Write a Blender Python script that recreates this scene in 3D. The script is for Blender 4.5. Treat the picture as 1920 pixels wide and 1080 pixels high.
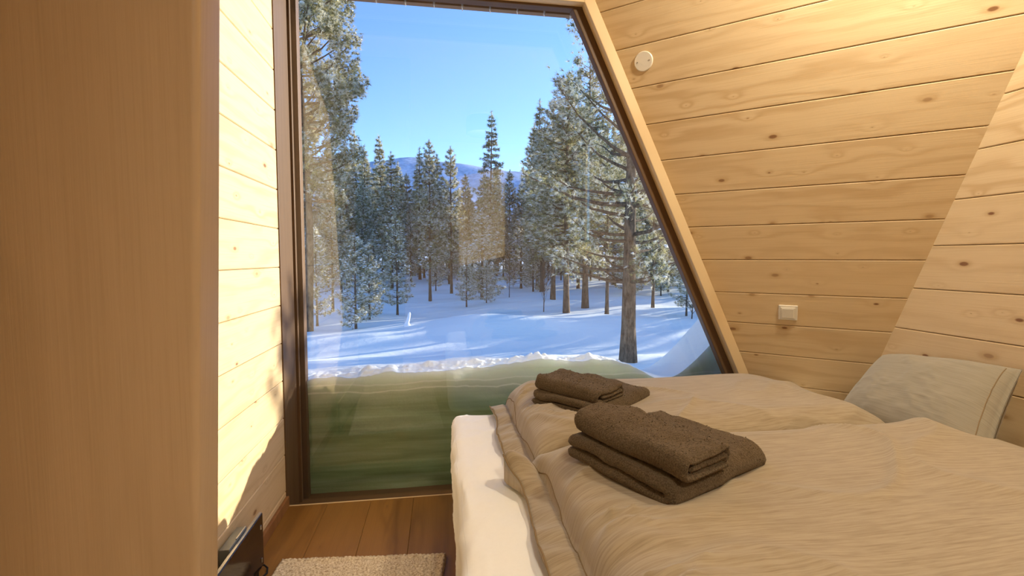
import bpy, math, random
import numpy as np
from mathutils import Vector, Matrix, noise as mn

for o in list(bpy.data.objects): bpy.data.objects.remove(o, do_unlink=True)
SC = bpy.context.scene
COL = SC.collection

# ------------------------------------------------------------------ camera
FL = 880.5                                   # focal length in pixels of the 1920x1080 frame
YAW, PIT, ROL = (math.radians(a) for a in (8.614, -3.573, 0.092))
CAM = np.array([0., 0., 1.25])
_f = np.array([math.sin(YAW)*math.cos(PIT), math.cos(YAW)*math.cos(PIT), math.sin(PIT)])
_r = np.array([math.cos(YAW), -math.sin(YAW), 0.]); _u = np.cross(_r, _f)
_r, _u = _r*math.cos(ROL)+_u*math.sin(ROL), -_r*math.sin(ROL)+_u*math.cos(ROL)
cd = bpy.data.cameras.new('camera'); cam = bpy.data.objects.new('camera', cd); COL.objects.link(cam)
cd.sensor_width = 36; cd.lens = FL/1920*36; cd.clip_start = .02; cd.clip_end = 4000
cam.matrix_world = Matrix(((_r[0], _u[0], -_f[0], 0), (_r[1], _u[1], -_f[1], 0), (_r[2], _u[2], -_f[2], 1.25), (0, 0, 0, 1)))
SC.camera = cam
def ray(x, y): return _f+_r*(x-960)/FL+_u*(540-y)/FL
def on(x, y, axis, val):
    d = ray(x, y); return CAM+d*((val-CAM[axis])/d[axis])

# ------------------------------------------------------------------ sky, sun, exposure
SC.view_settings.view_transform = 'Standard'; SC.view_settings.look = 'None'
SC.view_settings.gamma = 1; SC.view_settings.exposure = 0.0
SC.view_settings.use_curve_mapping = False
SUN_AZ = (1.9, 1.0, .405)                    # direction towards the sun
w = bpy.data.worlds.new('sky'); SC.world = w; w.use_nodes = True
nt = w.node_tree; nt.nodes.clear()
sky = nt.nodes.new('ShaderNodeTexSky'); sky.sky_type = 'NISHITA'; sky.sun_disc = False
sky.sun_elevation = math.radians(24); sky.sun_rotation = math.atan2(SUN_AZ[0], SUN_AZ[1])
sky.altitude = 300; sky.air_density = 1.0; sky.dust_density = .1; sky.ozone_density = 3.0
bg = nt.nodes.new('ShaderNodeBackground'); bg.inputs[1].default_value = .345
wo = nt.nodes.new('ShaderNodeOutputWorld')
tint = nt.nodes.new('ShaderNodeMix'); tint.data_type = 'RGBA'; tint.blend_type = 'MULTIPLY'; tint.inputs[0].default_value = 1; tint.inputs[7].default_value = (.80, .93, 1.2, 1)
nt.links.new(sky.outputs[0], tint.inputs[6]); nt.links.new(tint.outputs[2], bg.inputs[0]); nt.links.new(bg.outputs[0], wo.inputs[0])
sl = bpy.data.lights.new('sun', 'SUN'); sl.energy = 11.0; sl.angle = math.radians(.55); sl.color = (1, .90, .74)
so = bpy.data.objects.new('sun', sl); COL.objects.link(so)
so.rotation_euler = Vector(SUN_AZ).to_track_quat('Z', 'Y').to_euler(); so.location = (30, 20, 20)

RNG = random.Random(7)

# ------------------------------------------------------------------ helpers
def link(o, parent=None):
    COL.objects.link(o)
    if parent is not None: o.parent = parent
    return o
def tag(o, label=None, cat=None, group=None, kind=None):
    if label: o['label'] = label
    if cat: o['category'] = cat
    if group: o['group'] = group
    if kind: o['kind'] = kind
    return o
def empty(name, loc=(0, 0, 0), label=None, cat=None, group=None, rz=0):
    o = bpy.data.objects.new(name, None); o.empty_display_size = .1; o.location = loc; o.rotation_euler.z = rz
    link(o); return tag(o, label, cat, group)
def mobj(name, V, F, mat, parent=None, uv=None, smooth=False, loc=None, midx=None):
    me = bpy.data.meshes.new(name); me.from_pydata([tuple(v) for v in V], [], [tuple(f) for f in F])
    for m in (mat if isinstance(mat, (list, tuple)) else [mat]): me.materials.append(m)
    if uv is not None:
        l = me.uv_layers.new(name='UVMap')
        d = np.empty((len(me.loops), 2), 'f'); vi = np.empty(len(me.loops), 'i'); me.loops.foreach_get('vertex_index', vi)
        d[:] = np.asarray(uv, 'f')[vi]; l.data.foreach_set('uv', d.ravel())
    if midx is not None: me.polygons.foreach_set('material_index', np.asarray(midx, 'i'))
    if smooth: me.polygons.foreach_set('use_smooth', [True]*len(me.polygons))
    me.update(); o = bpy.data.objects.new(name, me); link(o, parent)
    if loc is not None: o.location = loc
    return o
def trimesh(name, V, F, mats, midx=None, smooth=False):
    V = np.asarray(V, 'f'); F = np.asarray(F, 'i'); me = bpy.data.meshes.new(name)
    me.vertices.add(len(V)); me.vertices.foreach_set('co', V.ravel())
    me.loops.add(len(F)*3); me.loops.foreach_set('vertex_index', F.ravel())
    me.polygons.add(len(F)); me.polygons.foreach_set('loop_start', np.arange(0, len(F)*3, 3, dtype='i'))
    me.polygons.foreach_set('loop_total', np.full(len(F), 3, 'i'))
    for m in mats: me.materials.append(m)
    if midx is not None: me.polygons.foreach_set('material_index', np.asarray(midx, 'i'))
    if smooth: me.polygons.foreach_set('use_smooth', np.ones(len(F), bool))
    me.update(calc_edges=True); return me
BOXF = [(0, 3, 2, 1), (4, 5, 6, 7), (0, 1, 5, 4), (1, 2, 6, 5), (2, 3, 7, 6), (3, 0, 4, 7)]
def box(name, lo, hi, mat, parent=None, bevel=0, loc=None):
    x0, y0, z0 = lo; x1, y1, z1 = hi
    o = mobj(name, [(x0, y0, z0), (x1, y0, z0), (x1, y1, z0), (x0, y1, z0), (x0, y0, z1), (x1, y0, z1), (x1, y1, z1), (x0, y1, z1)], BOXF, mat, parent, loc=loc)
    if bevel: bev(o, bevel)
    return o
def bev(o, w, seg=2):
    m = o.modifiers.new('bevel', 'BEVEL'); m.width = w; m.segments = seg; m.limit_method = 'ANGLE'
def prism(name, poly, depth_vec, mat, parent=None, uv=None):
    n = len(poly); P = [Vector(p) for p in poly]; d = Vector(depth_vec)
    V = P+[p+d for p in P]
    F = [tuple(range(n))[::-1], tuple(range(n, 2*n))]+[(i, (i+1) % n, (i+1) % n+n, i+n) for i in range(n)]
    return mobj(name, V, F, mat, parent, uv=uv)
def plank(parent, O, U, N, Vv, u00, u01, u10, u11, v0, v1, mat, th=.02, ch=.0035, gap=.002, name='plank'):
    """a board lying in plane O + U*u + V*v, its face towards N; trapezoid ends; chamfered long edges"""
    O, U, N, Vv = (Vector(a) for a in (O, U, N, Vv))
    v0 += gap/2; v1 -= gap/2
    def lerp(v, a, b, va=v0, vb=v1): return a+(b-a)*(v-va)/(vb-va)
    ru, rv = RNG.uniform(0, 50), RNG.uniform(0, 50)
    V, uv = [], []
    prof = [(v0, -th), (v0, -ch), (v0+ch, 0), (v1-ch, 0), (v1, -ch), (v1, -th)]
    for e in (0, 1):
        for v, d in prof:
            u = lerp(v, u00, u01) if e == 0 else lerp(v, u10, u11)
            V.append(O+U*u+Vv*v+N*d); uv.append((u+ru, v+rv))
    F = [(i, i+1, i+7, i+6) for i in range(5)]+[(5, 0, 6, 11), (5, 4, 3, 2, 1, 0), (6, 7, 8, 9, 10, 11)]
    return mobj(name, V, F, mat, parent, uv=uv)
def tube(pts, rad, n=8, closed_ends=True):
    pts = [np.asarray(p, float) for p in pts]; V = []; F = []
    up = np.array([0, 0, 1.])
    for i, p in enumerate(pts):
        t = pts[min(i+1, len(pts)-1)]-pts[max(i-1, 0)]; t = t/(np.linalg.norm(t)+1e-9)
        a = np.cross(t, up if abs(t[2]) < .95 else np.array([1., 0, 0])); a /= np.linalg.norm(a); b = np.cross(t, a)
        r = rad[i] if hasattr(rad, '__len__') else rad
        for k in range(n):
            c = 2*math.pi*k/n; V.append(p+r*(math.cos(c)*a+math.sin(c)*b))
    for i in range(len(pts)-1):
        for k in range(n): F.append((i*n+k, i*n+(k+1) % n, (i+1)*n+(k+1) % n, (i+1)*n+k))
    if closed_ends: F.append(tuple(range(n))[::-1]); F.append(tuple(range((len(pts)-1)*n, len(pts)*n)))
    return V, F
# numpy value noise
_P = np.random.RandomState(3).rand(256, 256)
def vnoise(x, y, seed=0):
    x = np.asarray(x, float)+seed*17.31; y = np.asarray(y, float)+seed*9.77
    xi = np.floor(x).astype(int); yi = np.floor(y).astype(int); fx = x-xi; fy = y-yi
    fx = fx*fx*fx*(fx*(fx*6-15)+10); fy = fy*fy*fy*(fy*(fy*6-15)+10)
    g = lambda a, b: _P[a % 256, b % 256]
    return (g(xi, yi)*(1-fx)+g(xi+1, yi)*fx)*(1-fy)+(g(xi, yi+1)*(1-fx)+g(xi+1, yi+1)*fx)*fy
def fbm(x, y, o=4, seed=0):
    s = 0; a = 1; t = 0
    for i in range(o): s = s+a*vnoise(x*2**i, y*2**i, seed+i); t += a; a *= .5
    return s/t*2-1
def sstep(a, b, x):
    t = np.clip((np.asarray(x, float)-a)/(b-a), 0, 1); return t*t*(3-2*t)
def grid_faces(nu, nv, off=0):
    return [(off+i*nv+j, off+(i+1)*nv+j, off+(i+1)*nv+j+1, off+i*nv+j+1) for i in range(nu-1) for j in range(nv-1)]

# ------------------------------------------------------------------ materials
def new_mat(name, color=(.8, .8, .8), rough=.6, spec=.5, metal=0):
    m = bpy.data.materials.new(name); m.use_nodes = True; b = m.node_tree.nodes['Principled BSDF']
    b.inputs['Base Color'].default_value = (*color, 1); b.inputs['Roughness'].default_value = rough
    b.inputs['Specular IOR Level'].default_value = spec; b.inputs['Metallic'].default_value = metal
    return m
class NG:
    def __init__(s, m): s.nt = m.node_tree; s.b = s.nt.nodes['Principled BSDF']
    def n(s, t, **kw):
        x = s.nt.nodes.new(t)
        for k, v in kw.items(): setattr(x, k, v)
        return x
    def l(s, a, b): s.nt.links.new(a, b)
    def inp(s, sock, v):
        if isinstance(v, (int, float)): sock.default_value = v
        elif isinstance(v, (tuple, list)): sock.default_value = v
        else: s.l(v, sock)
    def math(s, op, a, b=0., c=None, clamp=False):
        x = s.n('ShaderNodeMath', operation=op, use_clamp=clamp); s.inp(x.inputs[0], a); s.inp(x.inputs[1], b)
        if c is not None: s.inp(x.inputs[2], c)
        return x.outputs[0]
    def mapv(s, vec, scale=(1, 1, 1), loc=(0, 0, 0)):
        x = s.n('ShaderNodeMapping'); s.l(vec, x.inputs[0]); x.inputs['Scale'].default_value = scale; x.inputs['Location'].default_value = loc
        return x.outputs[0]
    def noise(s, vec, scale=1, detail=3, rough=.5, dist=0, dim='3D'):
        x = s.n('ShaderNodeTexNoise', noise_dimensions=dim); s.l(vec, x.inputs['Vector']); x.inputs['Scale'].default_value = scale
        x.inputs['Detail'].default_value = detail; x.inputs['Roughness'].default_value = rough; x.inputs['Distortion'].default_value = dist
        return x.outputs['Fac']
    def mix(s, f, a, b):
        x = s.n('ShaderNodeMix', data_type='RGBA'); s.inp(x.inputs[0], f)
        for i, v in ((6, a), (7, b)): s.inp(x.inputs[i], (*v, 1) if isinstance(v, tuple) and len(v) == 3 else v)
        return x.outputs[2]
    def ramp(s, f, stops):
        x = s.n('ShaderNodeValToRGB'); s.l(f, x.inputs[0]); e = x.color_ramp.elements
        while len(e) < len(stops): e.new(.5)
        for k, (p, c) in zip(e, stops): k.position = p; k.color = (*c, 1) if len(c) == 3 else c
        return x.outputs[0]
    def maprange(s, v, a, b, c, d):
        x = s.n('ShaderNodeMapRange', interpolation_type='SMOOTHSTEP'); s.l(v, x.inputs[0])
        for i, q in enumerate((a, b, c, d)): x.inputs[i+1].default_value = q
        return x.outputs[0]
    def bump(s, h, dist=.01, strength=1):
        x = s.n('ShaderNodeBump'); s.l(h, x.inputs['Height']); x.inputs['Distance'].default_value = dist; x.inputs['Strength'].default_value = strength
        s.l(x.outputs[0], s.b.inputs['Normal']); return x

def wood_mat(name, light, mid, dark, knot, knots=True, rough=.55, ring=34, ringmix=.5, kscale=(2.6, 5.2), bumpd=.0006, coord='UV', spec=.3):
    m = new_mat(name, light, rough, spec); g = NG(m)
    tc = g.n('ShaderNodeTexCoord'); uv = tc.outputs[coord]
    vor = g.n('ShaderNodeTexVoronoi', voronoi_dimensions='2D'); g.l(g.mapv(uv, (*kscale, 1)), vor.inputs['Vector']); vor.inputs['Scale'].default_value = 1
    d = vor.outputs['Distance']
    wig = g.noise(g.mapv(uv, (1.1, 7, 1)), 1, 3, .55)
    infl = g.math('POWER', 2.718, g.math('MULTIPLY', d, -9.))
    sep = g.n('ShaderNodeSeparateXYZ'); g.l(uv, sep.inputs[0]); v = sep.outputs[1]
    ph = g.math('ADD', g.math('MULTIPLY', v, ring*2), g.math('MULTIPLY', wig, 22.))
    if knots: ph = g.math('ADD', ph, g.math('MULTIPLY', infl, 9.))
    s = g.math('MULTIPLY_ADD', g.math('SINE', ph), .5, .5)
    s = g.math('POWER', s, 2.2)
    fib = g.noise(g.mapv(uv, (3, 190, 1)), 1, 4, .6)
    big = g.noise(g.mapv(uv, (.7, 3.1, 1)), 1, 2)
    c = g.mix(g.math('MULTIPLY', s, g.math('MULTIPLY', g.maprange(big, .35, .7, .25, 1.), ringmix)), light, mid)
    c = g.mix(g.maprange(fib, .45, .8, 0, .45), c, mid)
    if knots:
        colr = g.n('ShaderNodeSeparateColor'); g.l(vor.outputs['Color'], colr.inputs[0])
        rad = g.maprange(colr.outputs[0], .35, 1.1, .0, .06)
        k = g.math('SUBTRACT', rad, d); k = g.maprange(k, -.022, .012, 0, 1)
        halo = g.maprange(g.math('SUBTRACT', g.math('MULTIPLY', rad, 2.4), d), -.05, .1, 0, .55)
        c = g.mix(halo, c, dark); c = g.mix(g.math('MULTIPLY', k, g.maprange(colr.outputs[1], 0, 1, .3, .95)), c, knot)
    g.l(c, g.b.inputs['Base Color'])
    g.bump(g.math('ADD', g.math('MULTIPLY', s, .5), fib), bumpd, .6)
    return m
M = {}
M['pine'] = wood_mat('pale_pine', (.69, .53, .315), (.53, .36, .18), (.46, .28, .12), (.2, .085, .03), kscale=(3.5, 7.), ringmix=.7)
M['trim'] = wood_mat('pine_trim', (.70, .54, .32), (.57, .39, .19), (.44, .25, .095), (.2, .08, .03), coord='Object', knots=False)
M['oak'] = wood_mat('oak_floor', (.27, .128, .026), (.17, .075, .014), (.17, .07, .022), (.07, .028, .01), ring=22, ringmix=.8, kscale=(1.1, 4), rough=.38, bumpd=.0008, spec=.45)
M['skirting'] = wood_mat('oak_skirting', (.30, .14, .05), (.2, .085, .03), (.17, .07, .022), (.07, .028, .01), knots=False, coord='Object')
M['brownframe'] = wood_mat('dark_brown_stained_wood', (.13, .075, .037), (.09, .05, .022), (.06, .03, .012), (.04, .02, .01), knots=False, coord='Object', rough=.5, ring=60)
M['veneer'] = wood_mat('red_brown_veneer', (.45, .34, .215), (.37, .27, .16), (.31, .21, .12), (.2, .1, .05), knots=False, rough=.42, ring=13, ringmix=.45)
M['cladding'] = wood_mat('weathered_cladding', (.26, .15, .075), (.18, .1, .05), (.15, .08, .04), (.06, .03, .015), knots=False, coord='Object')

def fabric(name, c1, c2, scale=(6, 320, 320), fine=900, rough=.9, bumpd=.0006, sheen=.3, coord='Object'):
    m = new_mat(name, c1, rough, .15); g = NG(m); tc = g.n('ShaderNodeTexCoord'); ob = tc.outputs[coord]
    slub = g.noise(g.mapv(ob, scale), 1, 4, .65)
    patch = g.noise(ob, 5, 2)
    slub2 = g.noise(g.mapv(ob, (scale[0]*3, scale[1]*2.3, scale[2])), 1, 2, .5)
    f = g.math('ADD', g.math('ADD', g.maprange(slub, .38, .66, 0, .55), g.maprange(slub2, .4, .7, 0, .35)), g.math('MULTIPLY', patch, .15))
    g.l(g.mix(f, c1, c2), g.b.inputs['Base Color'])
    weave = g.noise(ob, fine, 1)
    g.bump(g.math('ADD', slub, g.math('MULTIPLY', weave, .4)), bumpd, .5)
    g.b.inputs['Sheen Weight'].default_value = sheen; g.b.inputs['Sheen Roughness'].default_value = .6
    return m
M['duvet'] = fabric('beige_slub_linen', (.39, .322, .218), (.25, .19, .115), (6, 130, 0), coord='UV', bumpd=.0002)
M['pillow'] = fabric('grey_slub_linen', (.31, .28, .215), (.225, .20, .145), (5, 230, 0), coord='UV', bumpd=.0003)
M['sheet'] = fabric('white_cotton_sheet', (.90, .90, .85), (.88, .88, .83), (60, 60, 60), bumpd=.0002, sheen=.1)
M['piping'] = new_mat('dark_seam_thread', (.25, .18, .1), .9, .1)
def towel_mat():
    m = new_mat('olive_brown_terry', (.07, .047, .024), .95, .1); g = NG(m); ob = g.n('ShaderNodeTexCoord').outputs['Object']
    n = g.noise(ob, 260, 3, .6); g.l(g.ramp(n, [(.3, (.045, .032, .019)), (.7, (.15, .112, .07))]), g.b.inputs['Base Color'])
    g.bump(n, .004, .9); g.b.inputs['Sheen Weight'].default_value = .35; g.b.inputs['Sheen Roughness'].default_value = .5; g.b.inputs['Sheen Tint'].default_value = (.6, .45, .3, 1)
    return m
M['towel'] = towel_mat()
def rug_mat():
    m = new_mat('woven_wool', (.6, .5, .36), .95, .1); g = NG(m); ob = g.n('ShaderNodeTexCoord').outputs['Object']
    n = g.noise(ob, 120, 3, .7); g.l(g.ramp(n, [(.32, (.30, .22, .14)), (.5, (.62, .52, .37)), (.7, (.82, .75, .6))]), g.b.inputs['Base Color'])
    g.bump(n, .003, .7); return m
M['rug'] = rug_mat()
M['white_plastic'] = new_mat('white_plastic', (.80, .76, .66), .35, .5)
M['grey_plastic'] = new_mat('offwhite_rocker', (.72, .68, .58), .35, .5)
M['black_glass'] = new_mat('dark_glossy_panel', (.022, .012, .007), .12, .6)
M['steel'] = new_mat('brushed_steel', (.55, .53, .48), .35, .5, 1)
M['darksteel'] = new_mat('grey_metal_box', (.22, .22, .19), .45, .5, .6)
M['black'] = new_mat('black_rubber', (.01, .009, .008), .6, .4)
def glass_mat():
    m = bpy.data.materials.new('window_glass'); m.use_nodes = True; t = m.node_tree; t.nodes.clear()
    out = t.nodes.new('ShaderNodeOutputMaterial'); mix = t.nodes.new('ShaderNodeMixShader')
    tr = t.nodes.new('ShaderNodeBsdfTransparent'); tr.inputs[0].default_value = (.985, .99, .985, 1)
    gl = t.nodes.new('ShaderNodeBsdfGlossy'); gl.inputs['Roughness'].default_value = 0.0
    lw = t.nodes.new('ShaderNodeLayerWeight'); lw.inputs[0].default_value = .5
    pw = t.nodes.new('ShaderNodeMath'); pw.operation = 'POWER'; t.links.new(lw.outputs['Facing'], pw.inputs[0]); pw.inputs[1].default_value = 5
    ma = t.nodes.new('ShaderNodeMath'); ma.operation = 'MULTIPLY_ADD'; t.links.new(pw.outputs[0], ma.inputs[0]); ma.inputs[1].default_value = .91; ma.inputs[2].default_value = .09   # coated multi-pane glazing
    t.links.new(ma.outputs[0], mix.inputs[0]); t.links.new(tr.outputs[0], mix.inputs[1]); t.links.new(gl.outputs[0], mix.inputs[2]); t.links.new(mix.outputs[0], out.inputs[0])
    return m
M['glass'] = glass_mat()
def snow_mat(name, c=(.90, .95, .92), ice=False):
    m = new_mat(name, c, .7, .25); g = NG(m); ob = g.n('ShaderNodeTexCoord').outputs['Object']
    n = g.noise(ob, 60 if ice else 6, 4, .6)
    g.bump(n, .004 if ice else .03, .4)
    if ice:
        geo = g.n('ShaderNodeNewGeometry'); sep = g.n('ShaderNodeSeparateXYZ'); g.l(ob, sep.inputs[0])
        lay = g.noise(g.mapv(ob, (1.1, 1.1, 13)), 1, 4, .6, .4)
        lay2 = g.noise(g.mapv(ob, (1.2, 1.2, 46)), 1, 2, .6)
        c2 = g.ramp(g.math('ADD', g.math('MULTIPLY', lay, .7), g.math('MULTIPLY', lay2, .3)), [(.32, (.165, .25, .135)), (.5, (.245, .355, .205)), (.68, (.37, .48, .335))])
        # snow strata with two pale crusts; pale top over dark base paints in daylight
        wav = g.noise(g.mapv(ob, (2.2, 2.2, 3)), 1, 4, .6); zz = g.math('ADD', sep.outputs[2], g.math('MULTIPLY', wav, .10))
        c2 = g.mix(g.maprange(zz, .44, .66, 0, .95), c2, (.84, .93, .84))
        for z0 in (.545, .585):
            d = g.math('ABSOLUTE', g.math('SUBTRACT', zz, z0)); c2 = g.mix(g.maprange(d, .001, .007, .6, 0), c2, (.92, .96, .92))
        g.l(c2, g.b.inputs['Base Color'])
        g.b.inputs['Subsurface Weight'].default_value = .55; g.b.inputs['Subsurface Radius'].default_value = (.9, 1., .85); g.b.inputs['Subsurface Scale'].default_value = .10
    return m
M['snow'] = snow_mat('fresh_snow')
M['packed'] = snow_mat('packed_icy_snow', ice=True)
M['tree_snow'] = new_mat('snow_on_branches', (.85, .87, .9), .7, .2)
def bark_mat(name, a, b, scale=14):
    m = new_mat(name, a, .9, .1); g = NG(m); ob = g.n('ShaderNodeTexCoord').outputs['Object']
    n = g.noise(g.mapv(ob, (1, 1, .3)), scale, 5, .7); g.l(g.ramp(n, [(.35, b), (.62, a)]), g.b.inputs['Base Color']); g.bump(n, .03, .9); return m
M['bark'] = bark_mat('pine_bark', (.24, .17, .11), (.07, .05, .035))
M['bark_grey'] = bark_mat('grey_bark', (.19, .15, .11), (.07, .055, .04), 30)
def needle_mat(name, c, t=.5):                               # thin needles let light through
    m = bpy.data.materials.new(name); m.use_nodes = True; n = m.node_tree; n.nodes.clear()
    o = n.nodes.new('ShaderNodeOutputMaterial'); d = n.nodes.new('ShaderNodeBsdfDiffuse'); tr = n.nodes.new('ShaderNodeBsdfTranslucent'); mx = n.nodes.new('ShaderNodeMixShader')
    d.inputs[0].default_value = (*c, 1); tr.inputs[0].default_value = (*c, 1); mx.inputs[0].default_value = t
    n.links.new(d.outputs[0], mx.inputs[1]); n.links.new(tr.outputs[0], mx.inputs[2]); n.links.new(mx.outputs[0], o.inputs[0]); return m
M['needle'] = needle_mat('dark_needles', (.29, .275, .15))
M['needle2'] = needle_mat('olive_needles', (.52, .47, .22))
M['frost'] = needle_mat('frosted_needles', (.78, .75, .62), .35)

# ------------------------------------------------------------------ room shell
LX, HX, WY, CZ, RY = -.78, 2.13, 2.44, 3.1, -2.3        # left wall, headboard wall, window plane, ceiling, rear wall
YF = 2.395                                                 # where the slanted wall meets the window casing
AZ = math.radians(-49.58); S = np.array([math.sin(AZ), math.cos(AZ), 0.])
q1, q2 = on(1117, 0, 1, YF), on(1407, 705, 1, YF)
WN = np.cross(q2-q1, S); WN /= np.linalg.norm(WN)           # points out of the room
WV = np.cross(S, WN); WV = WV if WV[2] > 0 else -WV         # up the slope
WU = -S                                                     # along the boards, towards the camera

floor = mobj('floor', [(LX-.1, RY-.1, -.12), (HX+.1, RY-.1, -.12), (HX+.1, WY, -.12), (LX-.1, WY, -.12), (LX-.1, RY-.1, -.021), (HX+.1, RY-.1, -.021), (HX+.1, WY, -.021), (LX-.1, WY, -.021)], BOXF, M['oak'])
tag(floor, 'warm brown oak plank floor between the left wall and the bed', 'floor', kind='structure')
x = -.58-.215*1
while x < HX:
    a, b = max(x, LX-.02), min(x+.215, HX+.02)
    if b-a > .02: plank(floor, (0, 0, 0), (0, 1, 0), (0, 0, 1), (1, 0, 0), RY, RY, WY, WY, a, b, M['oak'], .02, .0015, .001, name='floor_plank')
    x += .215

wl = box('wall_left', (LX-.14, RY-.1, -.1), (LX-.021, WY-.001, CZ+.1), M['pine'])
tag(wl, 'sunlit left wall of pale horizontal pine boards', 'wall', kind='structure')
for k in range(-7, 12):
    v0 = max(1.206+.188*k, 0); v1 = min(1.206+.188*(k+1), CZ)
    if v1-v0 > .02: plank(wl, (LX, 0, 0), (0, 1, 0), (1, 0, 0), (0, 0, 1), RY, RY, WY, WY, v0, v1, M['pine'])
tag(box('baseboard_left', (LX, .8, .0), (LX+.016, WY, .055), M['skirting'], bevel=.004), 'low reddish brown skirting board along the left wall', 'skirting board', kind='structure')

# slanted corner wall: a slab cut by the window plane and the headboard wall
ws = empty('wall_corner', (float(q2[0]), float(q2[1]), 0), 'slanted pine board wall between the window and the headboard wall', 'wall'); ws['kind'] = 'structure'
bpy.context.view_layer.update()
inv = ws.location.copy()
def local(p): return np.asarray(p, float)-np.array(inv)
def u_window(v): return -(q2+WV*v)[1]/WU[1]+(YF+.03)/WU[1]
def u_head(v): return (HX+.03-(q2+WV*v)[0])/WU[0]
zl = [1.25+(z-1.25)*YF/2.339 for z in (.743, .909, 1.073, 1.246, 1.418, 1.588, 1.762, 1.941, 2.118, 2.301)]
zl = [zl[0]-.17*i*YF/2.339 for i in (5, 4, 3, 2, 1)]+zl+[zl[-1]+.185*i for i in (1, 2, 3, 4, 5)]
vv = [(z-q2[2])/WV[2] for z in zl]
for v0, v1 in zip(vv[:-1], vv[1:]):
    plank(ws, local(q2), WU, -WN, WV, u_window(v0), u_window(v1), u_head(v0), u_head(v1), v0, v1, M['pine'])
va, vb = vv[0], vv[-1]
P = [local(q2+WU*u_window(va)+WV*va+WN*.021), local(q2+WU*u_head(va)+WV*va+WN*.021), local(q2+WU*u_head(vb)+WV*vb+WN*.021), local(q2+WU*u_window(vb)+WV*vb+WN*.021)]
prism('wall_backing', P, WN*.12, M['cladding'], ws)

wr = empty('wall_headboard', (HX, 0, 0), 'pale pine board wall at the head of the bed', 'wall'); wr['kind'] = 'structure'
RW = (-1.74, -1.26, 1.5, 3.0)                               # added rear side window: y0 y1 z0 z1
def y_corner(z):
    v = (z-q2[2])/WV[2]; p = q2+WV*v; return float((p+WU*((HX-p[0])/WU[0]))[1])
for a, b, c, d in ((RY-.1, RW[0], -.1, CZ+.1), (RW[0], RW[1], -.1, RW[2]), (RW[0], RW[1], RW[3], CZ+.1)):
    box('wall_backing', (.0, a, c), (.12, b, d), M['pine'], wr)
prism('wall_backing', [(.021, RW[1], -.1), (.021, y_corner(-.1)+.1, -.1), (.021, y_corner(CZ+.1)+.1, CZ+.1), (.021, RW[1], CZ+.1)], (.1, 0, 0), M['pine'], wr)
for k in range(-5, 13):
    v0 = max(.928+.1905*k, 0); v1 = min(.928+.1905*(k+1), CZ)
    if v1-v0 > .02: plank(wr, (0, 0, 0), (0, 1, 0), (-1, 0, 0), (0, 0, 1), RW[1], RW[1], y_corner(v0)+.03, y_corner(v1)+.03, v0, v1, M['pine'])
tag(box('ceiling', (LX-.14, RY-.1, CZ), (HX+.14, WY+.1, CZ+.1), M['pine']), 'flat pine ceiling above the room', 'ceiling', kind='structure')
tag(box('wall_rear', (LX-.14, RY-.12, -.1), (HX+.14, RY, CZ+.1), M['pine']), 'pine wall behind the viewer', 'wall', kind='structure')

# partition panel close to the camera
pt = empty('wall_partition', (LX, .7, 0), 'tall smooth red-brown wooden partition filling the left foreground', 'partition'); pt['kind'] = 'structure'
rad = .010; TH = .07
pA, pB = on(416.5, 0, 1, .7+TH), on(412.5, 1080, 1, .7+TH)   # its free edge leans a little outwards at the top
def pw(z): return float(pB[0]+(pA[0]-pB[0])*(z-pB[2])/(pA[2]-pB[2]))-LX
def pprof(W):
    p = [(0, 0), (W-rad, 0)]+[(W-rad+rad*math.sin(a), rad-rad*math.cos(a)) for a in np.linspace(0, math.pi/2, 9)[1:]]
    return p+[(W-rad+rad*math.cos(a), TH-rad+rad*math.sin(a)) for a in np.linspace(0, math.pi/2, 9)]+[(0, TH)]
V = [(a, b, 0) for a, b in pprof(pw(0))]+[(a, b, CZ) for a, b in pprof(pw(CZ))]; n = len(V)//2
o = mobj('panel', V, [(i, (i+1) % n, (i+1) % n+n, i+n) for i in range(n)], M['veneer'], pt, uv=[(v[2], v[0]-v[1]) for v in V])
o.data.polygons.foreach_set('use_smooth', [i != n-1 for i in range(n)])

# ------------------------------------------------------------------ window
win = empty('window_1', (0, WY, 0), 'floor to ceiling picture window with dark brown frame and slanted right side', 'window'); win['kind'] = 'structure'
eA, eB = on(1092, 14, 1, WY), on(1379, 705, 1, WY)          # line between brown frame and pale casing
ed = (eB-eA)/np.linalg.norm(eB-eA)
def edge(z, off=0.):                                        # x of the frame line at height z; off = inset towards the glass
    t = (z-eA[2])/ed[2]; return float(eA[0]+ed[0]*t-off/abs(ed[2]))
TOP = float(eA[2])
zt, zb = TOP, 0.0
def fr(name, poly, y0, y1, mat, bv=.004):                    # window-plane polygon extruded in y
    o = prism(name, [(x, y0, z) for x, z in poly], (0, y1-y0, 0), mat, win)
    if bv: bev(o, bv)
    return o
GY = .23                                                     # glass sits this far behind the room-side plane
fr('frame_jamb', [(LX-.03, -.1), (LX+.006, -.1), (LX+.006, TOP+.06), (LX-.03, TOP+.06)], 0, .20, M['brownframe'], .002)
fr('glazing_bead', [(LX-.03, -.1), (LX+.018, -.1), (LX+.018, TOP+.12), (LX-.03, TOP+.12)], .205, .228, M['brownframe'], .002)
fr('frame_stile', [(LX-.03, -.1), (LX+.040, -.1), (LX+.040, TOP+.14), (LX-.03, TOP+.14)], GY+.015, GY+.07, M['brownframe'], .003)
fr('frame_sill', [(LX, -.20), (edge(0)+.1, -.20), (edge(0)+.1, -.088), (LX, -.088)], .012, GY+.07, M['brownframe'], .003)
fr('floor_edge_strip', [(LX, -.03), (edge(0), -.03), (edge(0), .001), (LX, .001)], .0, .010, M['trim'], 0)
HB = float(on(1085, 25, 1, WY+.05)[2])-.004                   # underside of the frame head
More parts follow.
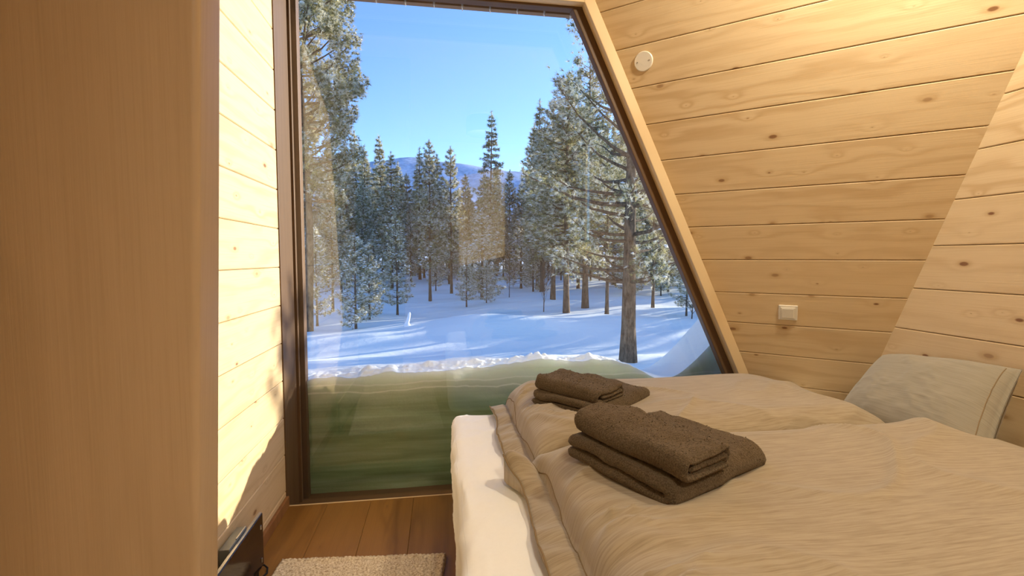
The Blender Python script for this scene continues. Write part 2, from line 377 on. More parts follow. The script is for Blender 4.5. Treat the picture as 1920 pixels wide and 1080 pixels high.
fr('frame_head', [(LX+.045, HB), (edge(HB), HB), (edge(TOP+.06), TOP+.06), (LX+.045, TOP+.06)], .0, .05, M['brownframe'])
fr('frame_slanted_stile', [(edge(-.1, .05), -.1), (edge(-.1), -.1), (edge(TOP+.05), TOP+.05), (edge(TOP+.05, .05), TOP+.05)], .003, .05, M['brownframe'])
gp = [(LX-.01, -.095), (edge(-.09)+.16, -.095), (edge(TOP+.13)+.16, TOP+.13), (LX-.01, TOP+.13)]
fr('pane', gp, GY, GY+.010, M['glass'], 0)
# pale pine casing on the room side
cs = .047
fr('casing_slanted', [(edge(0), 0), (edge(0, -.055), 0), (edge(CZ, -.055), CZ), (edge(CZ), CZ)], -.047, .02, M['trim'], .003)
fr('casing_head', [(LX, TOP+.002), (edge(TOP), TOP+.002), (edge(CZ), CZ), (LX, CZ)], -.047, .02, M['trim'], .003)
fr('outer_cheek', [(edge(-.1)+.03, -.1), (edge(0)+.5, -.1), (edge(CZ)+.28, CZ), (edge(CZ)+.03, CZ)], .02, .15, M['cladding'], 0)
fr('outer_lintel', [(LX-.14, TOP+.10), (edge(TOP), TOP+.10), (edge(CZ+.1)+.3, CZ+.1), (LX-.14, CZ+.1)], .02, .15, M['cladding'], 0)

# eave outside, with its row of boards and white clips
ev = empty('roof_eave', (0, 2.6, 2.6), 'brown boarded roof eave over the window with small white icicles', 'eave'); ev['kind'] = 'structure'
box('eave_slab', (-1.4, -.01, .095), (1.7, .24, .20), M['cladding'], ev)
ez = float(on(1085, 35, 1, 2.75)[2])-2.6
x0 = float(on(1068, 33, 1, 2.75)[0])
for i in range(-5, 14):
    xa = x0-.156*i
    box('eave_board', (xa-.150, .12, ez), (xa-.006, .15, .10), M['cladding'], ev, .002)
    V, F = tube([(xa, .135, .03+ez), (xa, .135, ez+.012), (xa+.001, .136, ez-.012-.006*RNG.random())], [.008, .006, .002], 6)
    mobj('icicle', V, F, M['tree_snow'], ev, smooth=True)

# added side window behind the viewer: its sun patch shows as a warm reflection
for nm, W_, lab in (('added_window', RW, 'added narrow sun window in the headboard wall behind the viewer'),):
    w2 = empty(nm, (HX, (W_[0]+W_[1])/2, W_[2]), lab, 'window'); w2['kind'] = 'structure'
    hw = (W_[1]-W_[0])/2; hh = W_[3]-W_[2]
    box('pane', (.05, -hw, 0), (.056, hw, hh), M['glass'], w2)
    for q in (((.03, -hw, 0), (.08, -hw+.03, hh)), ((.03, hw-.03, 0), (.08, hw, hh)), ((.03, -hw+.03, 0), (.08, hw-.03, .03)), ((.03, -hw+.03, hh-.03), (.08, hw-.03, hh))):
        box('frame_bar', *q, M['brownframe'], w2)

# ------------------------------------------------------------------ snow outside
def hz(x, y):
    x = np.asarray(x, float); y = np.asarray(y, float)
    z = -.47+.20*fbm(x/5.5, y/3.2, 3, 2)*sstep(3.5, 7, y)+.28*fbm(x/16, y/11, 2, 8)*sstep(7, 14, y)
    z = z+.10*fbm(x/3.2, y/1.0, 2, 14)*sstep(4.5, 7, y)*(1-sstep(20, 34, y))
    z = z+.008*np.clip(y-18, 0, 80)+.05*np.clip(y-110, 0, 400)
    z = z+.25*np.exp(-((x-1.2)/3)**2-((y-10.5)/1.1)**2)+.2*np.exp(-((x+2.2)/2)**2-((y-9.4)/.7)**2)
    return z
def bank_top(x, y):
    x = np.asarray(x, float); y = np.asarray(y, float)
    e = .600+.014*np.sin(x*2.3+1)+.022*fbm(x*3, y*3, 3, 5)+.022*np.clip(x, -1, .9)
    e = e-.15*sstep(1.0, 1.5, x)
    heap = 1.05*sstep(1.28, 2.55, x)*(1-.9*sstep(3.05, 3.55, y))
    lump = (np.clip(fbm(x*7, y*9, 2, 9), 0, 1)*.06+np.abs(fbm(x*21, y*21, 3, 19))*.028)*np.exp(-((y-2.81)/.09)**2)*(1-sstep(1.0, 1.4, x))
    fall = sstep(2.90, 5.0, y)*(.72-.0*x)
    return e-fall*1.6+heap+lump
xs = np.concatenate([np.linspace(-70, -12, 40), np.linspace(-11.6, 16, 150), np.linspace(17, 110, 60)])
ys = np.concatenate([np.linspace(2.62, 22, 240), np.linspace(22.6, 70, 70), np.linspace(72, 400, 40)])
XX, YY = np.meshgrid(xs, ys, indexing='ij')
ZZ = hz(XX, YY)
ZZ = np.where(YY < 5.2, np.minimum(ZZ, -.42), ZZ)
o = mobj('snow_ground', np.stack([XX, YY, ZZ], -1).reshape(-1, 3), grid_faces(len(xs), len(ys)), M['snow'], smooth=True)
tag(o, 'undulating blue-white snow field running back into the forest', 'snow', kind='structure')
bx = np.concatenate([np.linspace(-1.6, -.85, 20), np.linspace(-.84, 1.8, 330), np.linspace(1.82, 5.2, 60)]); by = 2.72+(np.linspace(0, 1, 110)**2.2)*3.2
XX, YY = np.meshgrid(bx, by, indexing='ij'); ZZ = bank_top(XX, YY)
V = list(np.stack([XX, YY, ZZ], -1).reshape(-1, 3)); F = grid_faces(len(bx), len(by)); nt_ = len(V); midx = [0]*len(F)
nz = 40; z01 = np.linspace(0, 1, nz)
for i, xx in enumerate(bx):
    zt_ = ZZ[i, 0]
    for k in z01:
        zz = -.2+(zt_+.2)*k
        ridge = .011*(fbm(np.array([xx*1.6]), np.array([zz*14+.5*math.sin(xx*5)]), 3, 4)[0]+1)
        V.append((xx, 2.72+ridge*(1-k**6)-.004*k**4, zz))
F2 = grid_faces(len(bx), nz, nt_); F += [f[::-1] for f in F2]; midx += [1]*len(F2)
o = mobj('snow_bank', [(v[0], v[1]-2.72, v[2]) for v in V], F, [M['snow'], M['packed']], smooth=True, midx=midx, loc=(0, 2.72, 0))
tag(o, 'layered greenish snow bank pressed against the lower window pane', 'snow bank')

# far fell
fx = np.linspace(-900, 1400, 120); fy = np.linspace(500, 1900, 50)
XX, YY = np.meshgrid(fx, fy, indexing='ij')
rid = 205+34*fbm(XX/260, YY*0+.3, 4, 3)-.11*(XX-60)*(XX > 60)
ZZ = 12+rid*sstep(500, 1150, YY)*(1-sstep(1400, 2100, YY))+16*fbm(XX/90, YY/120, 4, 6)*sstep(500, 800, YY)
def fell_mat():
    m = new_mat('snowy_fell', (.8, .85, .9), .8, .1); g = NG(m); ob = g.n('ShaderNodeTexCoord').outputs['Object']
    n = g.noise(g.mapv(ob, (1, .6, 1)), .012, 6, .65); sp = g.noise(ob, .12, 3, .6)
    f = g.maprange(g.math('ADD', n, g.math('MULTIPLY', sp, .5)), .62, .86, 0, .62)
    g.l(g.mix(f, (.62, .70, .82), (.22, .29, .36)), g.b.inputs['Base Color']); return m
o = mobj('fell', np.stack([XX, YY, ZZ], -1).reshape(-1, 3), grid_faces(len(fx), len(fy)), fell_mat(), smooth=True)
tag(o, 'distant snow-covered blue fell on the horizon above the trees', 'mountain')

# ------------------------------------------------------------------ trees
def blades(C, D, K, ln, wd, rs, spread=.9):
    """K needle blades from each centre C, leaning around direction D"""
    n = len(C); C = np.repeat(C, K, 0); D = np.repeat(D, K, 0)
    d = D+spread*rs.normal(size=(n*K, 3)); d /= np.linalg.norm(d, axis=1)[:, None]+1e-9
    s = np.cross(d, rs.normal(size=(n*K, 3))); s /= np.linalg.norm(s, axis=1)[:, None]+1e-9
    L = (ln*rs.uniform(.6, 1.2, n*K))[:, None]
    b = C-d*L*.15
    V = np.stack([b-s*wd*.5, b+s*wd*.5, b+d*L], 1).reshape(-1, 3)
    return V, np.arange(len(V)).reshape(-1, 3)
OCT_V = np.array([(1, 0, 0), (0, 1, 0), (-1, 0, 0), (0, -1, 0), (0, 0, 1), (0, 0, -.5)], float)
OCT_F = np.array([(0, 1, 4), (1, 2, 4), (2, 3, 4), (3, 0, 4), (1, 0, 5), (2, 1, 5), (3, 2, 5), (0, 3, 5)])
def make_tree(key, H, R, start, seed, kind='spruce', dens=1., K=8, ln=.16, wd=.022, snow=.25, trunk_r=None, frost=.3, whorl=.32, bark='bark'):
    rs = np.random.RandomState(seed); tr = trunk_r or H*.011
    TV, TF = [], []; C, D = [], []; SN = []
    def add_tube(p, r, n):
        v, f = tube(p, r, n, False); k = len(TV); TV.extend(v)
        for a, b, c, d in f: TF.append((a+k, b+k, c+k)); TF.append((a+k, c+k, d+k))
    bend = rs.normal(size=2)*H*.006
    hs = np.linspace(0, 1, 12)
    ax = lambda t: np.array([bend[0]*math.sin(t*5), bend[1]*math.sin(t*4+1), t*H])
    add_tube([ax(t) for t in hs], [tr*(1.25 if t == 0 else 1)*(1-t)**.8+.006 for t in hs], 9)
    z = start*H
    while z < H*.985:
        t = z/H; tt = (t-start)/(1-start)
        if kind == 'spruce': Lb = R*(1-tt)**.85*(.55+.45*min(1, tt*6))
        elif kind == 'young': Lb = R*(1-tt)**.7*(.7+.3*min(1, tt*4))
        else: Lb = R*(math.sin(math.pi*min(1, .18+.78*tt))**.7)*(1 if tt < .85 else .8)
        nb = rs.randint(4, 7) if kind != 'pine' else rs.randint(2, 5)
        a0 = rs.uniform(0, 6.28)
        for b in range(nb):
            a = a0+b*6.283/nb+rs.normal()*.3; L = Lb*rs.uniform(.65, 1.15)+.08
            el = {'spruce': -.05+.5*tt, 'young': .12+.55*tt, 'pine': .15+.6*tt}[kind]+rs.normal()*.12
            dr = np.array([math.cos(a), math.sin(a), 0]); m = 5
            p0 = ax(t)+np.array([0, 0, rs.normal()*.05]); pts = []
            for q in np.linspace(0, 1, m):
                zz = math.sin(el)*L*q+(-.22*L*q*q if kind == 'spruce' else .10*L*q*q*(1 if kind == 'young' else .6)-.06*L*math.sin(3*q))
                pts.append(p0+dr*L*q*math.cos(el)+np.array([0, 0, zz])+rs.normal(size=3)*.025*L*q)
            add_tube(pts, [max(.004, tr*.33*(1-.85*q)*(L/R if R else 1)**.6) for q in np.linspace(0, 1, m)], 4)
            pts = np.array(pts)
            nt2 = max(3, int(dens*L*(15 if kind != 'pine' else 19)))
            q = rs.uniform(.22 if kind != 'pine' else .5, 1.03, nt2)**(.85 if kind != 'pine' else .6)
            i = np.minimum((q*(m-1)).astype(int), m-2); fr_ = q*(m-1)-i
            base = pts[i]*(1-fr_)[:, None]+pts[i+1]*fr_[:, None]
            side = np.array([-dr[1], dr[0], 0])
            wdt = (.30 if kind != 'pine' else .34)*L*(1.05-q*.75)
            off = side*(rs.uniform(-1, 1, nt2)*wdt)[:, None]+np.array([0, 0, 1.])*(rs.normal(size=nt2)*(.05 if kind != 'pine' else .12)*L**.5)[:, None]
            c = base+off; C.append(c)
            D.append(dr[None]*.7+side[None]*np.sign(rs.uniform(-1, 1, nt2))[:, None]*.5+np.array([[0, 0, .25 if kind != 'spruce' else -.05]]))
            k = rs.uniform(size=nt2) < snow
            if k.any(): SN.append(c[k]+np.array([0, 0, .02]))
        z += whorl*rs.uniform(.7, 1.3)*(1 if kind != 'pine' else 1.2)
    C = np.concatenate(C); D = np.concatenate(D)
    # leader
    top = np.stack([ax(t) for t in np.linspace(.93, 1.0, 10)]); C = np.concatenate([C, top]); D = np.concatenate([D, np.tile([[0, 0, .8]], (10, 1))])
    V, F = blades(C, D, K, ln, wd, rs)
    r = np.repeat(rs.uniform(size=len(C)), K); mi = np.where(r < frost+.08, 2, np.where(r < frost+.25, 1, 0))
    me = {'trunk': trimesh(key+'_trunk', TV, TF, [M[bark]], smooth=True), 'foliage': trimesh(key+'_foliage', V, F, [M['needle'], M['needle2'], M['frost']], mi)}
    if SN:
        SN = np.concatenate(SN); n = len(SN); sc = rs.uniform(.3, 1, (n, 1))*ln*.55
        V = (SN[:, None]+OCT_V[None]*sc[:, None]*np.array([1, 1, .55])).reshape(-1, 3)
        F = (OCT_F[None]+6*np.arange(n)[:, None, None]).reshape(-1, 3)
        me['snow_clump'] = trimesh(key+'_snow', V, F, [M['tree_snow']], smooth=True)
    return me, H
TREES = {}
TREES['bigpine1'] = make_tree('bigpine1', 12, 2.1, .36, 11, 'pine', 3.6, 14, .15, .017, .06, .14, .26, .22)
TREES['bigpine2'] = make_tree('bigpine2', 11, 2.9, .20, 23, 'pine', 1.6, 13, .13, .013, .05, .20, .28, .30)
TREES['densepine'] = make_tree('densepine', 9, 1.5, .26, 31, 'young', 2.4, 11, .15, .017, .10, .085, .32, .24)
TREES['densepine2'] = make_tree('densepine2', 8.5, 1.3, .30, 37, 'pine', 3.0, 11, .15, .018, .08, .08, .3, .22)
TREES['young1'] = make_tree('young1', 3.0, .75, .12, 41, 'young', 3.0, 9, .11, .014, .30, .035, .35, .20, 'bark_grey')
TREES['young2'] = make_tree('young2', 4.0, .85, .14, 43, 'young', 2.8, 9, .12, .015, .28, .04, .35, .22, 'bark_grey')
TREES['slim1'] = make_tree('slim1', 8, 1.0, .22, 51, 'young', 2.3, 9, .17, .024, .10, .07, .30, .28)
TREES['slim2'] = make_tree('slim2', 9, 1.15, .20, 53, 'spruce', 2.2, 9, .18, .026, .10, .075, .28, .28)
for i in range(4):
    TREES['far%d' % i] = make_tree('far%d' % i, 12, 1.25+.15*i, .16+.05*i, 60+i, 'spruce' if i % 2 else 'young', 1.5, 7, .30, .05, .08, .11, .28, .36, 'bark_grey')
def plant(name, key, x, y, s, label, group=None, rz=None, sz=None, z=None, parts=True):
    me, H = TREES[key]
    e = empty(name, (x, y, (float(hz(x, y)) if z is None else z)-.04), label, 'tree', group, RNG.uniform(0, 6.28) if rz is None else rz)
    e.scale = (s, s, s*(sz or 1))
    for p, m in me.items():
        c = link(bpy.data.objects.new(p, m), e)
        if p == 'snow_clump': c['kind'] = 'stuff'
    return e
def px_ground(px, dist):
    d = ray(px, 485.); d = d/math.hypot(d[0], d[1]); return d[0]*dist, d[1]*dist
def plant_px(name, key, px, py_top, dist, label, group=None, rz=None, wide=1.):
    """stand a tree on the snow at a distance, its top reaching the height the photo shows"""
    x, y = px_ground(px, dist); z = float(hz(x, y)); dd = ray(px, py_top); top = CAM[2]+dd[2]*dist/math.hypot(dd[0], dd[1])
    h = top-z; s = h/TREES[key][1]
    return plant(name, key, x, y, s*wide, label, group, rz, 1/wide)
plant_px('pine_tree', 'bigpine1', 574, -90, 11.5, 'tall pine at the left edge of the window, its crown above the frame', rz=.4)
plant_px('pine_tree', 'bigpine1', 540, -140, 13.5, 'second tall pine half hidden behind the left window frame', rz=2.4)
plant_px('pine_tree', 'bigpine2', 1181, -120, 8.0, 'large pine with thick trunk just outside, cut by the slanted frame', rz=1.3)
plant_px('pine_tree', 'densepine', 1062, 135, 13.8, 'bushy pine left of the thick pine trunk', rz=.3, wide=1.35)
plant_px('pine_tree', 'densepine2', 1100, 120, 15.5, 'bushy pine close behind the thick pine trunk, on its left', rz=.9, wide=1.4)
plant_px('pine_tree', 'densepine', 1037, 185, 17.5, 'smaller pine left of the two bushy pines', rz=2.9, wide=1.25)
plant_px('pine_tree', 'densepine2', 1138, 230, 12.3, 'thin-stemmed pine touching the thick pine trunk on its left', rz=3.9)
plant_px('pine_tree', 'densepine2', 1225, 280, 15.5, 'pine with low boughs right of the thick pine trunk', rz=5.1)
plant_px('pine_tree', 'young2', 1290, 430, 13.5, 'small bushy pine beside the slanted window frame', rz=5.1)
plant_px('young_pine', 'young1', 665, 440, 11.2, 'small snow-dusted pine standing nearest on the left', rz=.2)
plant_px('young_pine', 'young1', 691, 455, 13.2, 'small pine right behind the nearest snow-dusted one', rz=3.2)
plant_px('young_pine', 'young2', 743, 400, 14.6, 'small pine with frosted boughs alone in the snow', rz=1.2)
plant_px('slim_pine', 'slim1', 806, 262, 19.5, 'slim pine with upturned top left of the window centre', rz=1.2)
plant_px('slim_pine', 'slim1', 846, 275, 23, 'slim pine just right of the one with the upturned top', rz=4.4)
plant_px('young_pine', 'young2', 875, 450, 16.2, 'small pine in front of the tall spruce at window centre', rz=4.4)
plant_px('young_pine', 'young1', 912, 490, 17, 'low thin pine at the foot of the tall spruce', rz=2.)
plant_px('spruce_tree', 'slim2', 920, 208, 31, 'tallest pointed spruce at the window centre', rz=2.)
plant_px('spruce_tree', 'slim2', 735, 285, 26, 'dark dense spruce between the frosted small pine and the slim pines', rz=.5, wide=1.25)
plant_px('pine_tree', 'densepine', 622, 330, 15.5, 'straight-stemmed pine behind the nearest small pine', rz=3.3)
plant_px('young_pine', 'young2', 592, 420, 12.5, 'snow-laden young pine beside the left window frame', rz=3.3)
placed = [px_ground(p, d) for p, d in ((574, 11.5), (1181, 8), (1062, 13.8), (1100, 15.5), (806, 19.5), (846, 23), (920, 31), (735, 26), (622, 15.5))]
def zone(px):
    for lim, t in ((480, 'left of the window frame'), (640, 'behind the tall pine at the left frame'), (780, 'behind the small frosted pines on the left'), (880, 'behind the slim pines left of centre'), (1000, 'around the tallest pointed spruce'), (1150, 'behind the bushy pines on the right')):
        if px < lim: return t
    return 'right of the thick pine trunk'
def row(d): return 'in the front forest rows' if d < 34 else 'halfway into the forest' if d < 52 else 'deep in the forest'
n = 0; tries = 0
while n < 210 and tries < 4000:
    tries += 1
    px = RNG.uniform(480, 1420) if n < 178 else RNG.uniform(40, 480); dist = 21+ (RNG.random()**1.3)*62
    if 640 < px < 900 and dist < 24: continue
    x, y = px_ground(px, dist)
    if any((x-a)**2+(y-b)**2 < (1.5+dist*.012)**2 for a, b in placed): continue
    tgt = 300 if px < 720 else 330 if px < 1000 else 215
    if 860 < px < 1000 and dist < 34: continue
    top = RNG.gauss(tgt, 34)+ (40 if dist > 50 else 10)
    key = 'far%d' % RNG.randrange(4) if dist > 30 else RNG.choice(['slim1', 'slim2', 'far1', 'far2'])
    plant_px('forest_conifer', key, px, top, dist, 'slender conifer %s, %s' % (row(dist), zone(px)), 'conifers %s, %s' % (row(dist), zone(px)), wide=RNG.uniform(.95, 1.3))
    placed.append((x, y)); n += 1
n = 0
for i in range(600):
    if n >= 46: break
    px = RNG.uniform(560, 1330); dist = RNG.uniform(19, 46)
    x, y = px_ground(px, dist)
    if any((x-a)**2+(y-b)**2 < .8 for a, b in placed): continue
    plant_px('young_conifer', RNG.choice(['young1', 'young2']), px, RNG.uniform(400, 465), dist, 'young frosted conifer at the forest edge, '+zone(px), 'young conifers at the forest edge, '+zone(px), wide=RNG.uniform(1., 1.4))
    placed.append((x, y)); n += 1
# trees standing to the right of the view: they throw the long shadows over the snow field
n = 0
for i in range(900):
    if n >= 20: break
    x = RNG.uniform(7, 26); y = RNG.uniform(6, 30)
    if y > 1.42*x: continue                                     # not inside the view
    lat = (x-(y-2.4)*1.9)/math.hypot(1, 1.9)                    # sideways distance from the sun's path to the window
    if not -16 < lat < -2.2: continue
    if any((x-a)**2+(y-b)**2 < 4 for a, b in placed): continue
    key, sc = RNG.choice([('slim1', .55), ('young2', 1.1), ('densepine', .5), ('young1', 1.3)])
    plant('forest_conifer', key, x, y, sc*RNG.uniform(.8, 1.2), 'conifer standing right of the window view', 'conifers right of the view')
    placed.append((x, y)); n += 1
plant('pine_tree', 'young2', 6.9, 6.6, .85, 'small pine standing outside to the right of the window', rz=.3)
def sapling(px, dist, h, seed, label):
    x, y = px_ground(px, dist); rs = np.random.RandomState(seed); V, F = [], []
    def add(p, r, n=5):
        v, f = tube(p, r, n, False); k = len(V); V.extend(v); F.extend([tuple(i+k for i in q) for q in f])
    add([(0, 0, 0), (.02, 0, h*.5), (0, .02, h)], [.018, .011, .003])
    for i in range(26):
        t = rs.uniform(.15, .9); a = rs.uniform(0, 6.28); L = h*(.42-.25*t)*rs.uniform(.6, 1.2); p = np.array([.01, 0, t*h]); d = np.array([math.cos(a)*.6, math.sin(a)*.6, .9])
        m1 = p+d*L*.5+rs.normal(size=3)*.03; e = p+d*L+rs.normal(size=3)*.06; add([p, m1, e], [.007, .005, .002], 4)
        for k in range(3): add([m1, m1+(e-m1)*.6+rs.normal(size=3)*.12*L], [.004, .002], 3)
    o = mobj('bare_sapling', V, F, M['bark_grey'], loc=(x, y, float(hz(x, y))-.03)); tag(o, label, 'sapling', 'bare saplings in the snow')
sapling(1020, 14.6, 1.9, 3, 'bare twiggy sapling left of the bushy pines')
sapling(955, 20, 1.9, 4, 'bare twiggy sapling right of the tall spruce')
sapling(1300, 12.5, .9, 5, 'short bare twigs beside the slanted window frame')
# snow-capped stump
x, y = px_ground(762, 10.6); V, F = tube([(0, 0, -.05), (0, 0, .06), (.03, 0, .16), (.05, 0, .27), (.055, 0, .30)], [.12, .045, .035, .03, .01], 8)
tag(mobj('snow_stump', V, F, M['tree_snow'], smooth=True, loc=(x, y, float(hz(x, y)))), 'small snow-covered stump sticking out of the snow field', 'stump')

# ------------------------------------------------------------------ bed
BX0, BX1, BY0, BY1 = .045, 1.965, .50, 2.255
bed = empty('bed', ((BX0+BX1)/2, (BY0+BY1)/2, 0), 'double bed with a white fitted sheet standing by the window', 'bed')
bl = np.array(bed.location)
def rbox(name, lo, hi, nx, ny, nz, e, mat, parent, off, wr=0., seed=1):
    """rounded, slightly wrinkled block built as six grids"""
    lo = np.array(lo); hi = np.array(hi); c = (lo+hi)/2; h = (hi-lo)/2; V = []; F = []
    def face(a, b, w, s, na, nb):
        k = len(V); A = np.sin(np.linspace(-1, 1, na)*math.pi/2*.999); B = np.sin(np.linspace(-1, 1, nb)*math.pi/2*.999)
        for i in range(na):
            for j in range(nb):
                p = np.zeros(3); p[a] = A[i]*h[a]; p[b] = B[j]*h[b]; p[w] = s*h[w]
                q = np.clip(p, -(h-e), h-e); d = p-q; L = np.linalg.norm(d)
                if L > 1e-9: p = q+d/L*e
                V.append(c+p)
        F.extend([f if s > 0 else f[::-1] for f in grid_faces(na, nb, k)])
    face(0, 1, 2, 1, nx, ny); face(1, 0, 2, -1, ny, nx); face(1, 2, 0, 1, ny, nz); face(2, 1, 0, -1, nz, ny); face(2, 0, 1, 1, nz, nx); face(0, 2, 1, -1, nx, nz)
    V = np.array(V)
    if wr:
        nrm = (V-np.clip(V, lo+e, hi-e)); L = np.linalg.norm(nrm, axis=1); nrm = nrm/np.maximum(L, 1e-6)[:, None]
        u = V[:, 0]*1.0+V[:, 2]*1.3; v = V[:, 1]
        r1 = 1-np.abs(fbm(u*3.2+v*2.2, v*3.2-u*1.4, 3, seed)); r2 = 1-np.abs(fbm(u*6-v*4, v*5+u*3, 3, seed+7))
        V = V+nrm*(wr*(.7*r1**5+.5*r2**6-.35))[:, None]
    o = mobj(name, V-off, F, mat, parent, smooth=True)
    m = o.modifiers.new('weld', 'WELD'); m.merge_threshold = .0004
    return o
rbox('mattress', (BX0, BY0, .215), (BX1, BY1, .50), 130, 120, 44, .045, M['sheet'], bed, bl, .013, 3)
box('bed_base', np.array((BX0+.07, BY0+.05, .09))-bl, np.array((BX1, BY1-.03, .214))-bl, M['skirting'], bed, .01)
for a in (BX0+.12, BX1-.1):
    for b in (BY0+.1, BY1-.1):
        V, F = tube([(a, b, 0), (a, b, .09)], [.022, .028], 12); mobj('leg', np.array(V)-bl, F, M['skirting'], bed)

def duvet(name, x0, x1, y0, y1, T, z0, seed, label, head, flap=0, skew=0., dent=None):
    """puffy duvet in a cover with a stitched flange along its foot end"""
    nx, ny = 240, 130; c = np.array([(x0+x1)/2, (y0+y1)/2, z0])
    FL_ = .075
    u = np.linspace(0, 1, nx)**1.25; v = .5-.5*np.cos(np.linspace(0, math.pi, ny)); U, Vv = np.meshgrid(u, v, indexing='ij')
    X = x0+(x1-x0)*U; Y = y0+(y1-y0)*Vv
    X = X+.018*fbm(Y*4, Y*0+seed, 2, seed)*(1-sstep(0, .12, U))+skew*(Y-y0)*(1-U)
    dx = X-x0                                              # from the foot edge
    e_head = np.clip((1-U)*(x1-x0)/head, 0, 1); e_foot = np.clip((dx-FL_)/.13, 0, 1)
    ey = np.clip(np.minimum(Vv, 1-Vv)*(y1-y0)/.15, 0, 1)
    rnd = lambda t: np.sqrt(np.clip(1-(1-t)**2, 0, 1))
    puff = rnd(e_head)*(.04+(T-.04)*rnd(e_foot))*(rnd(ey))
    puff = np.where(dx < FL_, (.010+.030*np.clip(dx/FL_, 0, 1))*rnd(ey), puff)
    puff = puff*(1+.07*fbm(X*1.8, Y*2.4, 2, seed))
    # gathers running in from the foot seam, and soft creases on top
    g = (1-np.abs(fbm(X*1.6+Y*.8, Y*11+1.5*fbm(X*5, Y*5, 2, seed+3), 2, seed+1)))**4
    near = np.exp(-((dx-.10)/.22)**2)
    if dent: near = near*(1-np.exp(-(((X-dent[0])/.30)**2+((Y-dent[1])/.28)**2)**2))
    cr = (1-np.abs(fbm(X*1.5+Y*1.1, Y*2.2-X*.9, 1, seed+5)))**7
    cr2 = (1-np.abs(fbm(X*2.0-Y*2.0, Y*1.7+X*1.3, 1, seed+8)))**9
    inner = np.clip(puff/T, 0, 1)
    Z = puff+inner*(.030*(g-.35)*near+.018*cr+.014*cr2)+.004*fbm(X*4, Y*4, 1, seed+2)*inner
    seam = np.exp(-((dx-FL_)/.010)**2); Z = Z-.012*seam
    Z = Z+(.006*np.sin(Y*19+seed)+.005*np.sin(Y*57+X*40+3*fbm(Y*6, X*6, 2, seed)))*np.exp(-(dx/.07)**2)*rnd(ey)+.004*np.exp(-(dx/.07)**2)
    if dent: Z = Z-dent[2]*np.exp(-(((X-dent[0])/.26)**2+((Y-dent[1])/.24)**2)**2)
    if flap:                                               # corner of the cover standing up like an ear
        w_ = np.exp(-((X-x0-.02)/.06)**2-((Y-y1+.03)/.07)**2); Z = Z+flap*w_; X = X-.045*w_
    top = np.stack([X, Y, Z+z0], -1).reshape(-1, 3)-c
    bot = np.stack([X, Y, np.minimum(z0+Z*.02, z0+Z-.003)], -1).reshape(-1, 3)-c
    F = grid_faces(nx, ny)+[f[::-1] for f in grid_faces(nx, ny, nx*ny)]
    rim = [i*ny for i in range(nx)]+[(nx-1)*ny+j for j in range(1, ny)]+[i*ny+ny-1 for i in range(nx-2, -1, -1)]+[j for j in range(ny-2, 0, -1)]
    N = nx*ny
    F += [(rim[k], rim[(k+1) % len(rim)], rim[(k+1) % len(rim)]+N, rim[k]+N) for k in range(len(rim))]
    root = empty(name, tuple(c), label, 'duvet', 'duvets on the bed')
    cov = mobj('cover', np.concatenate([top, bot]), F, M['duvet'], root, smooth=True, uv=np.concatenate([np.stack([X, Y], -1).reshape(-1, 2)]*2))
    # piping along the foot edge and the stitched seam
    T3 = top.reshape(nx, ny, 3)
    V, F = tube([T3[0, j]+(-.002, 0, .002) for j in range(4, ny-4, 2)], .0028, 6); mobj('piping', V, F, M['piping'], cov, smooth=True)
    js = int(np.argmin(np.abs((T3[:, ny//2, 0]+c[0])-x0-FL_)))
    V, F = tube([T3[js, j]+(0, 0, .0005) for j in range(6, ny-6, 2)], .0018, 5); mobj('seam', V, F, M['piping'], cov, smooth=True)
    def top_z(x, y):
        k = np.argmin((T3[..., 0]+c[0]-x)**2+(T3[..., 1]+c[1]-y)**2); return float(T3.reshape(-1, 3)[k, 2]+c[2])
    return root, top_z
_, zfar = duvet('duvet', .235, 1.80, 1.48, 2.275, .155, .513, 5, 'beige linen duvet on the far half of the bed, along the window', .30, dent=(.62, 1.88, .025))
_, znear = duvet('duvet', .245, 2.03, .46, 1.535, .153, .513, 12, 'beige linen duvet on the near half of the bed, with a raised corner', .42, flap=.085, dent=(.65, 1.28, .025))

